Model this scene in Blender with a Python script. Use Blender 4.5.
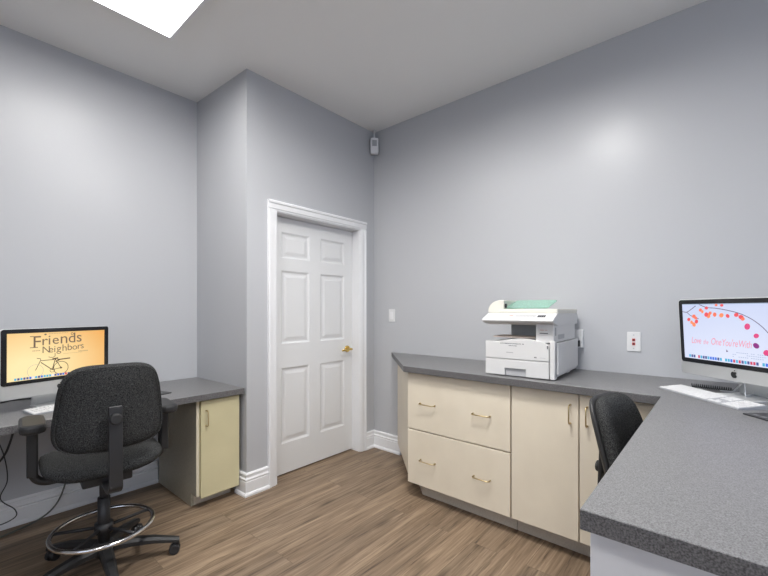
import bpy, bmesh, math, random
from mathutils import Vector, Matrix
random.seed(7)
S = bpy.context.scene
for o in list(bpy.data.objects):
    bpy.data.objects.remove(o)
COL = S.collection
R = math.radians
PI = math.pi

# ------------------------------------------------------------------ camera
CAM_H = 1.30
cd = bpy.data.cameras.new('camera')
cd.sensor_width = 36.0
cd.lens = 392.6 / 768 * 36.0
cd.shift_y = (310.2 - 288.0) / 768
cd.clip_start = 0.02
cam = bpy.data.objects.new('camera', cd)
COL.objects.link(cam)
cam.location = (0, 0, CAM_H)
cam.rotation_euler = (R(90), 0, R(40.82 - 90))
S.camera = cam

# ------------------------------------------------------------------ world and exposure
w = bpy.data.worlds.new('World')
S.world = w
w.use_nodes = True
wb = w.node_tree.nodes['Background']
wb.inputs[0].default_value = (0.70, 0.81, 1.0, 1)
wb.inputs[1].default_value = 2.6
S.view_settings.view_transform = 'Standard'
S.view_settings.look = 'None'
S.view_settings.gamma = 1
S.view_settings.use_curve_mapping = False
EXPO = 0.06
S.view_settings.exposure = EXPO
LAMP = 15.0          # radiance of the ceiling lamp diffusers
DOME = 135.0         # radiance of the dome light
SCREEN = 1.0        # radiance of the computer displays

# ------------------------------------------------------------------ materials
def mat(name, col, rough=0.5, metal=0.0, spec=0.5, emit=None, noise=None, bump=None, trans=0.0, coat=0.0):
    m = bpy.data.materials.new(name)
    m.use_nodes = True
    nt = m.node_tree
    b = nt.nodes['Principled BSDF']
    b.inputs['Base Color'].default_value = (*col, 1)
    b.inputs['Roughness'].default_value = rough
    b.inputs['Metallic'].default_value = metal
    b.inputs['Specular IOR Level'].default_value = spec
    b.inputs['Transmission Weight'].default_value = trans
    b.inputs['Coat Weight'].default_value = coat
    if emit:
        b.inputs['Emission Color'].default_value = (*emit[0], 1)
        b.inputs['Emission Strength'].default_value = emit[1]
    tc = nt.nodes.new('ShaderNodeTexCoord')
    if noise:                       # (scale, lo colour, hi colour, detail, lo pos, hi pos)
        n = nt.nodes.new('ShaderNodeTexNoise')
        n.inputs['Scale'].default_value = noise[0]
        n.inputs['Detail'].default_value = noise[3]
        nt.links.new(tc.outputs['Object'], n.inputs['Vector'])
        r = nt.nodes.new('ShaderNodeValToRGB')
        r.color_ramp.elements[0].color = (*noise[1], 1)
        r.color_ramp.elements[1].color = (*noise[2], 1)
        r.color_ramp.elements[0].position = noise[4]
        r.color_ramp.elements[1].position = noise[5]
        nt.links.new(n.outputs['Fac'], r.inputs['Fac'])
        nt.links.new(r.outputs['Color'], b.inputs['Base Color'])
    if bump:                        # (scale, strength, distance)
        n2 = nt.nodes.new('ShaderNodeTexNoise')
        n2.inputs['Scale'].default_value = bump[0]
        n2.inputs['Detail'].default_value = 3
        nt.links.new(tc.outputs['Object'], n2.inputs['Vector'])
        bp = nt.nodes.new('ShaderNodeBump')
        bp.inputs['Strength'].default_value = bump[1]
        bp.inputs['Distance'].default_value = bump[2]
        nt.links.new(n2.outputs['Fac'], bp.inputs['Height'])
        nt.links.new(bp.outputs['Normal'], b.inputs['Normal'])
    return m

M = {}
M['wall'] = mat('wall_paint', (0.478, 0.484, 0.503), 0.32, spec=0.30, bump=(90, 0.12, 0.002))
M['ceil'] = mat('ceiling_paint', (0.84, 0.835, 0.825), 0.8, spec=0.2, bump=(140, 0.2, 0.002))
M['trim'] = mat('trim_white', (0.78, 0.78, 0.79), 0.35)
M['door'] = mat('door_white', (0.76, 0.76, 0.76), 0.4)
M['brass'] = mat('brass', (0.75, 0.53, 0.16), 0.25, metal=1.0)
M['cream'] = mat('cream_laminate', (0.75, 0.68, 0.55), 0.42, noise=(5, (0.73, 0.655, 0.53), (0.78, 0.705, 0.575), 4, .3, .7))
M['cream_light_cast'] = mat('cream_laminate_light_cast', (0.64, 0.58, 0.37), 0.42, noise=(5, (0.61, 0.555, 0.35), (0.66, 0.60, 0.385), 4, .3, .7))  # same cream laminate, greener cast of the light put into its colour
M['edge'] = mat('cream_edge', (0.72, 0.66, 0.52), 0.4)
M['sidepanel'] = mat('side_laminate', (0.40, 0.37, 0.29), 0.5, noise=(160, (0.34, 0.315, 0.25), (0.44, 0.41, 0.325), 3, .35, .65))
M['taupe'] = mat('toe_taupe', (0.6, 0.545, 0.47), 0.5, noise=(120, (0.57, 0.515, 0.44), (0.63, 0.575, 0.50), 3, .35, .65))
M['counter'] = mat('grey_laminate', (0.2, 0.2, 0.21), 0.36, spec=0.5,
                   noise=(400, (0.085, 0.084, 0.086), (0.25, 0.248, 0.252), 4, .32, .70))
M['counter_edge'] = mat('grey_edge_band', (0.12, 0.12, 0.125), 0.4, noise=(300, (0.05, 0.049, 0.05), (0.20, 0.195, 0.20), 4, .32, .70))
M['white'] = mat('white_plastic', (0.70, 0.70, 0.70), 0.35)
M['panelwhite'] = mat('white_panel', (0.72, 0.72, 0.74), 0.45)
M['printer'] = mat('printer_white', (0.66, 0.655, 0.65), 0.42)
M['printer_cream'] = mat('printer_cream', (0.68, 0.66, 0.59), 0.42)
M['printer_grey'] = mat('printer_grey', (0.33, 0.34, 0.34), 0.5)
M['paper'] = mat('paper_beige', (0.62, 0.53, 0.46), 0.7)
M['mint'] = mat('mint_plastic', (0.5, 0.88, 0.72), 0.2, trans=0.7)
M['ink'] = mat('ink_dark', (0.06, 0.06, 0.07), 0.6)
M['inkgrey'] = mat('ink_grey', (0.42, 0.42, 0.43), 0.6)
M['inkrust'] = mat('ink_rust', (0.5, 0.22, 0.15), 0.6)
M['alu'] = mat('aluminium', (0.72, 0.73, 0.73), 0.36, metal=0.6)
M['black'] = mat('black_plastic', (0.022, 0.022, 0.024), 0.42)
M['bezel'] = mat('black_glass', (0.012, 0.013, 0.016), 0.12)
M['charplastic'] = mat('charcoal_plastic', (0.022, 0.022, 0.023), 0.5, bump=(300, 0.15, 0.001))
M['fabric'] = mat('charcoal_fabric', (0.03, 0.03, 0.03), 0.95, spec=0.15,
                  noise=(330, (0.012, 0.012, 0.013), (0.092, 0.094, 0.093), 3, .40, .70), bump=(420, 0.6, 0.002))
M['pull'] = mat('satin_brass', (0.58, 0.45, 0.24), 0.3, metal=1.0)
M['chrome'] = mat('chrome', (0.75, 0.75, 0.76), 0.18, metal=1.0)
M['cord'] = mat('cord_grey', (0.11, 0.115, 0.10), 0.5)
M['red'] = mat('red_jack', (0.62, 0.05, 0.04), 0.4)
M['lamp'] = mat('lamp_diffuser', (0.9, 0.9, 0.9), 0.5, emit=((1.0, 0.985, 0.96), LAMP))
M['dome'] = mat('dome_diffuser', (0.9, 0.9, 0.9), 0.5, emit=((1.0, 0.985, 0.96), DOME))
M['glass'] = mat('window_glass', (1, 1, 1), 0.0, trans=1.0)
M['padprint'] = mat('pad_grey', (0.2, 0.2, 0.21), 0.6)
M['keygrey'] = mat('key_gap_grey', (0.36, 0.37, 0.39), 0.4)
def glow(name, col, k=1.0):
    return mat(name, (0.02, 0.02, 0.02), 0.3, emit=(col, SCREEN * k))
def hexl(h):
    f = lambda c: c / 12.92 if c <= 0.04045 else ((c + 0.055) / 1.055) ** 2.4
    return tuple(f(int(h[i:i + 2], 16) / 255) for i in (0, 2, 4))

def floor_mat():
    m = bpy.data.materials.new('wood_planks')
    m.use_nodes = True
    nt = m.node_tree
    N = nt.nodes.new
    L = nt.links.new
    b = nt.nodes['Principled BSDF']
    tc = N('ShaderNodeTexCoord')
    br = N('ShaderNodeTexBrick')
    br.offset = 0.37
    br.inputs['Scale'].default_value = 1.0
    br.inputs['Brick Width'].default_value = 1.22
    br.inputs['Row Height'].default_value = 0.152
    br.inputs['Mortar Size'].default_value = 0.0016
    br.inputs['Mortar Smooth'].default_value = 0.4
    br.inputs['Color1'].default_value = (0, 0, 0, 1)
    br.inputs['Color2'].default_value = (1, 1, 1, 1)
    br.inputs['Mortar'].default_value = (0.5, 0.5, 0.5, 1)
    L(tc.outputs['Object'], br.inputs['Vector'])
    # per plank offset of the grain
    off = N('ShaderNodeVectorMath'); off.operation = 'SCALE'
    L(br.outputs['Color'], off.inputs[0]); off.inputs['Scale'].default_value = 37.0
    add = N('ShaderNodeVectorMath'); add.operation = 'ADD'
    L(tc.outputs['Object'], add.inputs[0]); L(off.outputs[0], add.inputs[1])
    mp = N('ShaderNodeMapping'); mp.inputs['Scale'].default_value = (1.3, 24, 1)
    L(add.outputs[0], mp.inputs['Vector'])
    n1 = N('ShaderNodeTexNoise'); n1.inputs['Scale'].default_value = 1.0
    n1.inputs['Detail'].default_value = 7; n1.inputs['Roughness'].default_value = 0.62
    n1.inputs['Distortion'].default_value = 0.7
    L(mp.outputs[0], n1.inputs['Vector'])
    mp2 = N('ShaderNodeMapping'); mp2.inputs['Scale'].default_value = (4, 110, 1)
    L(add.outputs[0], mp2.inputs['Vector'])
    n2 = N('ShaderNodeTexNoise'); n2.inputs['Scale'].default_value = 1.0
    n2.inputs['Detail'].default_value = 4
    L(mp2.outputs[0], n2.inputs['Vector'])
    mix = N('ShaderNodeMath'); mix.operation = 'MULTIPLY_ADD'
    L(n2.outputs['Fac'], mix.inputs[0]); mix.inputs[1].default_value = 0.45
    L(n1.outputs['Fac'], mix.inputs[2])
    r = N('ShaderNodeValToRGB')
    e = r.color_ramp.elements
    e[0].position = 0.48; e[0].color = (0.075, 0.052, 0.036, 1)
    e[1].position = 1.0; e[1].color = (0.37, 0.278, 0.190, 1)
    k = e.new(0.60); k.color = (0.168, 0.118, 0.078, 1)
    k = e.new(0.76); k.color = (0.240, 0.174, 0.117, 1)
    L(mix.outputs[0], r.inputs['Fac'])
    # knots
    mp3 = N('ShaderNodeMapping'); mp3.inputs['Scale'].default_value = (1.9, 6.6, 1)
    L(add.outputs[0], mp3.inputs['Vector'])
    vo = N('ShaderNodeTexVoronoi'); vo.inputs['Scale'].default_value = 1.0
    L(mp3.outputs[0], vo.inputs['Vector'])
    kr = N('ShaderNodeValToRGB')
    kr.color_ramp.elements[0].position = 0.02; kr.color_ramp.elements[0].color = (0.28, 0.25, 0.23, 1)
    kr.color_ramp.elements[1].position = 0.20; kr.color_ramp.elements[1].color = (1, 1, 1, 1)
    L(vo.outputs['Distance'], kr.inputs['Fac'])
    mul = N('ShaderNodeMixRGB'); mul.blend_type = 'MULTIPLY'; mul.inputs[0].default_value = 0.75
    L(r.outputs[0], mul.inputs[1]); L(kr.outputs[0], mul.inputs[2])
    # thin dark checks in the grain
    mp4 = N('ShaderNodeMapping'); mp4.inputs['Scale'].default_value = (2.6, 46, 1); mp4.inputs['Location'].default_value = (3.1, 7.7, 0)
    L(add.outputs[0], mp4.inputs['Vector'])
    n4 = N('ShaderNodeTexNoise'); n4.inputs['Scale'].default_value = 1.0; n4.inputs['Detail'].default_value = 5; n4.inputs['Distortion'].default_value = 1.2
    L(mp4.outputs[0], n4.inputs['Vector'])
    cr = N('ShaderNodeValToRGB')
    cr.color_ramp.elements[0].position = 0.30; cr.color_ramp.elements[0].color = (0.40, 0.36, 0.34, 1)
    cr.color_ramp.elements[1].position = 0.43; cr.color_ramp.elements[1].color = (1, 1, 1, 1)
    L(n4.outputs['Fac'], cr.inputs['Fac'])
    mulc = N('ShaderNodeMixRGB'); mulc.blend_type = 'MULTIPLY'; mulc.inputs[0].default_value = 0.8
    L(mul.outputs[0], mulc.inputs[1]); L(cr.outputs[0], mulc.inputs[2])
    # plank tone
    pr = N('ShaderNodeValToRGB')
    pr.color_ramp.elements[0].color = (0.90, 0.90, 0.91, 1)
    pr.color_ramp.elements[1].color = (1.09, 1.07, 1.05, 1)
    L(br.outputs['Color'], pr.inputs['Fac'])
    mul2 = N('ShaderNodeMixRGB'); mul2.blend_type = 'MULTIPLY'; mul2.inputs[0].default_value = 1
    L(mulc.outputs[0], mul2.inputs[1]); L(pr.outputs[0], mul2.inputs[2])
    gap = N('ShaderNodeMixRGB'); gap.inputs[2].default_value = (0.03, 0.02, 0.014, 1)
    gf = N('ShaderNodeMath'); gf.operation = 'MULTIPLY'; gf.inputs[1].default_value = 0.4
    L(br.outputs['Fac'], gf.inputs[0]); L(gf.outputs[0], gap.inputs[0]); L(mul2.outputs[0], gap.inputs[1])
    L(gap.outputs[0], b.inputs['Base Color'])
    b.inputs['Roughness'].default_value = 0.48
    b.inputs['Specular IOR Level'].default_value = 0.35
    bp = N('ShaderNodeBump'); bp.inputs['Strength'].default_value = 0.15; bp.inputs['Distance'].default_value = 0.002
    L(mix.outputs[0], bp.inputs['Height']); L(bp.outputs['Normal'], b.inputs['Normal'])
    return m
M['floor'] = floor_mat()

# ------------------------------------------------------------------ mesh helpers
class MB:
    """collects shapes; build() links them as ONE mesh object"""
    def __init__(self):
        self.bm = bmesh.new()
        self.mi = 0
    def _new(self, fn):
        vb = set(self.bm.verts); fb = set(self.bm.faces)
        fn()
        fs = [f for f in self.bm.faces if f not in fb]
        for f in fs:
            f.material_index = self.mi
        return [v for v in self.bm.verts if v not in vb], fs
    def prism(self, pts, z0, z1, axis='z', bevel=0, seg=2, mtx=None):
        """polygon pts extruded along axis. z: (x,y); x: (y,z); y: (x,z)"""
        def P(p, h):
            return {'z': (p[0], p[1], h), 'x': (h, p[0], p[1]), 'y': (p[0], h, p[1])}[axis]
        def fn():
            a = [self.bm.verts.new(P(p, z0)) for p in pts]
            c = [self.bm.verts.new(P(p, z1)) for p in pts]
            n = len(pts)
            fs = [self.bm.faces.new(a[::-1]), self.bm.faces.new(c)]
            for i in range(n):
                fs.append(self.bm.faces.new((a[i], a[(i + 1) % n], c[(i + 1) % n], c[i])))
            bmesh.ops.recalc_face_normals(self.bm, faces=fs)
            if bevel > 0:
                es = list({e for f in fs for e in f.edges})
                es = [e for e in es if len(e.link_faces) == 2 and e.calc_face_angle(0) > 0.5]
                bmesh.ops.bevel(self.bm, geom=es, offset=bevel, segments=seg, profile=0.5, affect='EDGES', clamp_overlap=True)
        vs, fs = self._new(fn)
        if mtx is not None:
            bmesh.ops.transform(self.bm, matrix=mtx, verts=[v for v in vs if v.is_valid])
        return self
    def box(self, x0, x1, y0, y1, z0, z1, bevel=0, seg=2, mtx=None):
        return self.prism([(x0, y0), (x1, y0), (x1, y1), (x0, y1)], z0, z1, 'z', bevel, seg, mtx)
    def rbox(self, x0, x1, y0, y1, z0, z1, r, axis='z', bevel=0, mtx=None, n=5):
        """box with corners rounded about axis"""
        A = {'z': (x0, x1, y0, y1, z0, z1), 'x': (y0, y1, z0, z1, x0, x1), 'y': (x0, x1, z0, z1, y0, y1)}[axis]
        return self.prism(rrect(A[0], A[1], A[2], A[3], r, n), A[4], A[5], axis, bevel, 2, mtx)
    def cyl(self, p0, p1, r0, r1=None, n=20, bevel=0):
        if r1 is None: r1 = r0
        p0 = Vector(p0); p1 = Vector(p1)
        d = (p1 - p0).normalized()
        q = d.to_track_quat('Z', 'Y').to_matrix()
        def fn():
            a = []; c = []
            for i in range(n):
                t = 2 * PI * i / n
                u = q @ Vector((math.cos(t), math.sin(t), 0))
                a.append(self.bm.verts.new(p0 + u * r0)); c.append(self.bm.verts.new(p1 + u * r1))
            fs = [self.bm.faces.new(a[::-1]), self.bm.faces.new(c)]
            for i in range(n):
                f = self.bm.faces.new((a[i], a[(i + 1) % n], c[(i + 1) % n], c[i])); f.smooth = True
                fs.append(f)
            if bevel:
                es = list(fs[0].edges) + list(fs[1].edges)
                bmesh.ops.bevel(self.bm, geom=es, offset=bevel, segments=2, profile=0.5, affect='EDGES', clamp_overlap=True)
        self._new(fn)
        return self
    def tube(self, pts, r, n=8, closed=False):
        pts = [Vector(p) for p in pts]
        def fn():
            rings = []
            m = len(pts)
            up = None
            for i, p in enumerate(pts):
                if closed:
                    d = pts[(i + 1) % m] - pts[i - 1]
                else:
                    d = pts[min(i + 1, m - 1)] - pts[max(i - 1, 0)]
                d.normalize()
                if up is None:
                    up = Vector((0, 0, 1)) if abs(d.z) < 0.9 else Vector((1, 0, 0))
                s = d.cross(up); s.normalize(); up = s.cross(d); up.normalize()
                rr = r[i] if isinstance(r, (list, tuple)) else r
                rings.append([self.bm.verts.new(p + (s * math.cos(2 * PI * k / n) + up * math.sin(2 * PI * k / n)) * rr) for k in range(n)])
            for i in range(m if closed else m - 1):
                a = rings[i]; c = rings[(i + 1) % m]
                for k in range(n):
                    f = self.bm.faces.new((a[k], a[(k + 1) % n], c[(k + 1) % n], c[k])); f.smooth = True
            if not closed:
                self.bm.faces.new(rings[0][::-1]); self.bm.faces.new(rings[-1])
        self._new(fn)
        return self
    def lathe(self, prof, n=28, mtx=None):
        """prof [(r,z)] about z, closed at r=0 ends"""
        def fn():
            rings = []
            for r, z in prof:
                if r < 1e-6:
                    rings.append([self.bm.verts.new((0, 0, z))])
                else:
                    rings.append([self.bm.verts.new((r * math.cos(2 * PI * k / n), r * math.sin(2 * PI * k / n), z)) for k in range(n)])
            fs = []
            for a, c in zip(rings, rings[1:]):
                for k in range(n):
                    k2 = (k + 1) % n
                    if len(a) == 1 and len(c) == 1: continue
                    if len(a) == 1: vs = (a[0], c[k], c[k2])
                    elif len(c) == 1: vs = (a[k], c[0], a[k2])
                    else: vs = (a[k], a[k2], c[k2], c[k])
                    f = self.bm.faces.new(vs); f.smooth = True; fs.append(f)
            bmesh.ops.recalc_face_normals(self.bm, faces=fs)
        vs, fs = self._new(fn)
        if mtx is not None:
            bmesh.ops.transform(self.bm, matrix=mtx, verts=vs)
        return self
    def pillow(self, w, h, t, n=4.0, power=4.0, fn_curve=None, mtx=None, rings=9, seg=64):
        """soft pad: superellipse w x h in XZ, thickness t along Y"""
        def rim(a):
            c, s = math.cos(a), math.sin(a)
            return (math.copysign(abs(c) ** (2 / n), c) * w / 2, math.copysign(abs(s) ** (2 / n), s) * h / 2)
        def fn():
            sides = []
            rimv = None
            fs = []
            for sgn in (-1, 1):
                prev = None
                for i in range(rings + 1):
                    s = math.sin(0.5 * PI * i / rings)
                    th = (max(0.0, 1 - s ** power)) ** (1 / 2.2) * t / 2 * sgn
                    if i == 0:
                        cur = [self.bm.verts.new(self._c((0, th, 0), fn_curve))]
                    elif i == rings and rimv:
                        cur = rimv
                    else:
                        cur = []
                        for k in range(seg):
                            x, z = rim(2 * PI * (k + 0.5) / seg)
                            cur.append(self.bm.verts.new(self._c((x * s, th, z * s), fn_curve)))
                        if i == rings: rimv = cur
                    if prev:
                        for k in range(seg):
                            k2 = (k + 1) % seg
                            vs = (prev[0], cur[k], cur[k2]) if len(prev) == 1 else (prev[k], cur[k], cur[k2], prev[k2])
                            f = self.bm.faces.new(vs); f.smooth = True; fs.append(f)
                    prev = cur
            bmesh.ops.recalc_face_normals(self.bm, faces=fs)
        vs, fs = self._new(fn)
        if mtx is not None:
            bmesh.ops.transform(self.bm, matrix=mtx, verts=vs)
        return self
    @staticmethod
    def _c(p, f):
        return f(*p) if f else p
    def poly(self, pts):
        """flat polygon from 3d points"""
        def fn():
            self.bm.faces.new([self.bm.verts.new(p) for p in pts])
        self._new(fn)
        return self
    def text(self, body, size, place, bold=0.0, shear=0.0, align='CENTER', spacing=1.0):
        """text flattened to polygons; place(x, y) -> 3d point"""
        c = bpy.data.curves.new('t', 'FONT')
        c.body = body; c.size = size; c.align_x = align; c.offset = bold; c.shear = shear
        c.space_character = spacing; c.resolution_u = 4
        o = bpy.data.objects.new('t', c); COL.objects.link(o)
        dg = bpy.context.evaluated_depsgraph_get()
        me = bpy.data.meshes.new_from_object(o.evaluated_get(dg))
        def fn():
            vs = [self.bm.verts.new(place(v.co.x, v.co.y)) for v in me.vertices]
            for p in me.polygons:
                try: self.bm.faces.new([vs[i] for i in p.vertices])
                except ValueError: pass
        self._new(fn)
        bpy.data.objects.remove(o); bpy.data.curves.remove(c); bpy.data.meshes.remove(me)
        return self
    def build(self, name, mats, parent=None, loc=None, rotz=0):
        me = bpy.data.meshes.new(name)
        self.bm.to_mesh(me); self.bm.free()
        for m in (mats if isinstance(mats, (list, tuple)) else [mats]):
            me.materials.append(m)
        o = bpy.data.objects.new(name, me)
        COL.objects.link(o)
        if parent: o.parent = parent
        if loc: o.location = loc
        o.rotation_euler.z = rotz
        return o

def rrect(x0, x1, y0, y1, r, n=5):
    pts = []
    for cx, cy, a0 in ((x1 - r, y1 - r, 0), (x0 + r, y1 - r, 90), (x0 + r, y0 + r, 180), (x1 - r, y0 + r, 270)):
        for i in range(n + 1):
            a = R(a0 + 90 * i / n)
            pts.append((cx + r * math.cos(a), cy + r * math.sin(a)))
    return pts

def smooth_path(pts, n=8):
    """Catmull-Rom through points"""
    pts = [Vector(p) for p in pts]
    P = [pts[0]] + pts + [pts[-1]]
    out = []
    for i in range(1, len(P) - 2):
        a, b, c, d = P[i - 1:i + 3]
        for k in range(n):
            t = k / n
            out.append(0.5 * ((2 * b) + (c - a) * t + (2 * a - 5 * b + 4 * c - d) * t * t + (3 * b - a - 3 * c + d) * t ** 3))
    out.append(pts[-1])
    return out

def thing(name, label, cat, loc=(0, 0, 0), rotz=0, group=None):
    o = bpy.data.objects.new(name, None)
    o.empty_display_size = 0.1
    COL.objects.link(o)
    o.location = loc; o.rotation_euler = (0, 0, rotz)
    o['label'] = label; o['category'] = cat
    if group: o['group'] = group
    return o
def tag(o, label, cat, group=None):
    o['label'] = label; o['category'] = cat
    if group: o['group'] = group
    return o
def struct(o):
    o['kind'] = 'structure'
    return o

# ------------------------------------------------------------------ the room
XE, YD, YL, XS, HC = 2.783, 2.53, 3.25, 1.455, 2.996
XS2 = 1.428                                   # the alcove wall is a little out of square
XW, YS = -2.3, -2.7
struct(MB().box(XW - .1, XE + .1, YS - .1, YL + .1, -0.06, 0).build('floor', M['floor']))
struct(MB().box(XW - .1, XE + .1, YS - .1, YL + .1, HC, HC + .06).build('ceiling', M['ceil']))
struct(MB().box(XW, XS2, YL, YL + .1, 0, HC).build('wall_left', M['wall']))
struct(MB().prism([(XS - (XS - XS2) * .1 / .72, YD + .1), (XS + .1, YD + .1), (XS + .1, YL + .1), (XS2, YL + .1), (XS2, YL)], 0, HC).build('wall_alcove', M['wall']))
DX0, DX1, DZ = 1.700, 2.580, 2.035            # door opening
wd = MB().prism([(XS, 0), (DX0, 0), (DX0, DZ), (DX1, DZ), (DX1, 0), (XE, 0), (XE, HC), (XS, HC)], YD, YD + .1, 'y')
for v in wd.bm.verts:
    if v.co.x < XS + .01 and v.co.y > YD + .05: v.co.x = XS - (XS - XS2) * .1 / .72
struct(wd.build('wall_door', M['wall']))
struct(MB().box(DX0 - .1, DX1 + .1, YD + .22, YD + .26, 0, DZ + .1).build('wall_closet', M['panelwhite']))
struct(MB().box(XE, XE + .1, YS, YL, 0, HC).build('wall_right', M['wall']))
# walls behind the camera, with a wide window in each
def wall_with_window(name, axis, c0, c1, a0, a1, w0, w1, z0, z1):
    b = MB()
    def bx(p0, p1, q0, q1):
        if axis == 'x': b.box(c0, c1, p0, p1, q0, q1)
        else: b.box(p0, p1, c0, c1, q0, q1)
    bx(a0, w0, 0, HC); bx(w1, a1, 0, HC); bx(w0, w1, 0, z0); bx(w0, w1, z1, HC)
    struct(b.build(name, M['wall']))
wall_with_window('wall_rear', 'y', YS - .1, YS, XW, XE, -0.4, 2.2, 0.95, 2.35)
wall_with_window('wall_west', 'x', XW - .1, XW, YS - .1, YL + .1, -1.6, 1.0, 0.95, 2.35)
def window(name, axis, c, w0, w1, z0, z1):
    root = struct(bpy.data.objects.new(name, None)); COL.objects.link(root)
    f = MB(); g = MB()
    def bx(b, p0, p1, q0, q1, d0, d1):
        if axis == 'x': b.box(c + d0, c + d1, p0, p1, q0, q1)
        else: b.box(p0, p1, c + d0, c + d1, q0, q1)
    t = 0.05; m = (w0 + w1) / 2
    bx(f, w0, w0 + t, z0, z1, -.08, -.02); bx(f, w1 - t, w1, z0, z1, -.08, -.02)
    bx(f, w0 + t, w1 - t, z0, z0 + t, -.08, -.02); bx(f, w0 + t, w1 - t, z1 - t, z1, -.08, -.02)
    bx(f, m - t / 2, m + t / 2, z0 + t, z1 - t, -.08, -.02)
    f.build('window_frame', M['trim'], root)
window('window_1', 'y', YS, -0.4, 2.2, 0.95, 2.35)
window('window_2', 'x', XW, -1.6, 1.0, 0.95, 2.35)

# baseboards: profile (distance from wall, z)
BP = [(0, 0), (.030, 0), (.030, .012), (.024, .022), (.019, .026), (.019, .098), (.014, .103), (.019, .110), (.019, .116), (.010, .124),
      (.010, .140), (.014, .145), (.011, .152), (.003, .158), (0, .158)]
def baseboard(name, path):
    """path: [(x, y, dx, dy)] plan points with the mitre direction the profile grows along"""
    m = MB()
    def fn():
        rings = [[m.bm.verts.new((x + dx * p, y + dy * p, z)) for p, z in BP] for x, y, dx, dy in path]
        fs = []
        n = len(BP)
        for A, B in zip(rings, rings[1:]):
            for i in range(n):
                fs.append(m.bm.faces.new((A[i], A[(i + 1) % n], B[(i + 1) % n], B[i])))
        fs.append(m.bm.faces.new(rings[0][::-1])); fs.append(m.bm.faces.new(rings[-1]))
        bmesh.ops.recalc_face_normals(m.bm, faces=fs)
    m._new(fn)
    struct(m.build(name, M['trim']))
CAS0, CAS1 = 1.624, 2.656
baseboard('baseboard_left', [(XW, YL, 0, -1), (1.128, YL, 0, -1)])
baseboard('baseboard_door', [(XS - .004, 2.635, -1, 0), (XS, YD, -1, -1), (CAS0, YD, 0, -1)])
baseboard('baseboard_right', [(CAS1, YD, 0, -1), (XE, YD, -1, -1), (XE, 2.19, -1, 0)])

# door: casing, jambs, six-panel leaf, lever
dr = struct(bpy.data.objects.new('door_1', None)); COL.objects.link(dr)
dr.location = ((DX0 + DX1) / 2, YD, 0)
def L_(x): return x - (DX0 + DX1) / 2
CP = [(0, 0), (0, -.010), (.010, -.014), (.018, -.012), (.026, -.018), (.046, -.020), (.054, -.026), (.070, -.026), (.074, -.020), (.074, 0)]
CP = [(0, 0), (0, -.012), (.012, -.014), (.016, -.019), (.050, -.019), (.056, -.026), (.070, -.026), (.076, -.020), (.076, 0)]
cas = MB()
cas.prism([(L_(DX0) - 0.004 - p, q) for p, q in CP][::-1], 0, DZ + .004, 'z')
cas.prism([(L_(DX1) + 0.004 + p, q) for p, q in CP], 0, DZ + .004, 'z')
x0c, x1c = L_(DX0) - .08, L_(DX1) + .08
# head casing with mitred look: full width
cas.prism([(q, DZ + .004 + p) for p, q in CP], x0c, x1c, 'x')
cas.build('door_casing', M['trim'], dr)
jb = MB()
jb.box(L_(DX0) - .012, L_(DX0) + .002, -.001, .16, 0, DZ); jb.box(L_(DX1) - .002, L_(DX1) + .012, -.001, .16, 0, DZ)
jb.box(L_(DX0) - .012, L_(DX1) + .012, -.001, .16, DZ - .002, DZ + .012)
jb.box(L_(DX0) + .002, L_(DX0) + .013, .128, .16, 0, DZ); jb.box(L_(DX1) - .013, L_(DX1) - .002, .128, .16, 0, DZ)
jb.build('door_frame', M['trim'], dr)
leaf = MB()
LY = 0.090                                   # leaf face behind the wall face
cols = [(1.800, 2.078), (2.197, 2.477)]
rows = [(0.25, 0.845), (1.035, 1.612), (1.712, 1.915)]
xs0, xs1, zb, zt = DX0 + .005, DX1 - .005, 0.012, 2.028
def fb(x0, x1, z0, z1, d0, d1, bev=0):
    leaf.box(L_(x0), L_(x1), LY + d0, LY + d1, z0, z1, bev)
fb(xs0, xs1, zb, zt, .010, .034)             # core
for x0, x1 in ((xs0, cols[0][0]), (cols[0][1], cols[1][0]), (cols[1][1], xs1)): fb(x0, x1, zb, zt, 0, .010)
for c0, c1 in cols:
    for z0, z1 in ((zb, rows[0][0]), (rows[0][1], rows[1][0]), (rows[1][1], rows[2][0]), (rows[2][1], zt)): fb(c0, c1, z0, z1, 0, .010)
    for z0, z1 in rows:
        # sloped sticking around the panel and the raised field
        for k, (i0, i1, d0, d1) in enumerate(((0, .014, 0.0, .0085), (.030, .052, .0085, .003))):
            A = [(c0 + i0, z0 + i0), (c1 - i0, z0 + i0), (c1 - i0, z1 - i0), (c0 + i0, z1 - i0)]
            B = [(c0 + i1, z0 + i1), (c1 - i1, z0 + i1), (c1 - i1, z1 - i1), (c0 + i1, z1 - i1)]
            for j in range(4):
                j2 = (j + 1) % 4
                leaf.poly([(L_(A[j][0]), LY + d0, A[j][1]), (L_(A[j2][0]), LY + d0, A[j2][1]), (L_(B[j2][0]), LY + d1, B[j2][1]), (L_(B[j][0]), LY + d1, B[j][1])])
        i = .052
        leaf.poly([(L_(c0 + i), LY + .003, z0 + i), (L_(c1 - i), LY + .003, z0 + i), (L_(c1 - i), LY + .003, z1 - i), (L_(c0 + i), LY + .003, z1 - i)])
lf = leaf.build('door_leaf', M['door'], dr)
hd = MB()
hx, hz = L_(2.512), 0.945
hd.cyl((hx, LY, hz), (hx, LY - .012, hz), .031, .027, 24)
hd.cyl((hx, LY - .012, hz), (hx, LY - .055, hz), .011, .010, 16)
hd.tube(smooth_path([(hx + .012, LY - .055, hz), (hx - .03, LY - .058, hz + .002), (hx - .075, LY - .056, hz - .004), (hx - .105, LY - .050, hz - .006)], 5), .0085, 10)
h_ = hd.build('door_handle', M['brass'], lf)
h_['label'] = 'brass lever handle'

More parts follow.
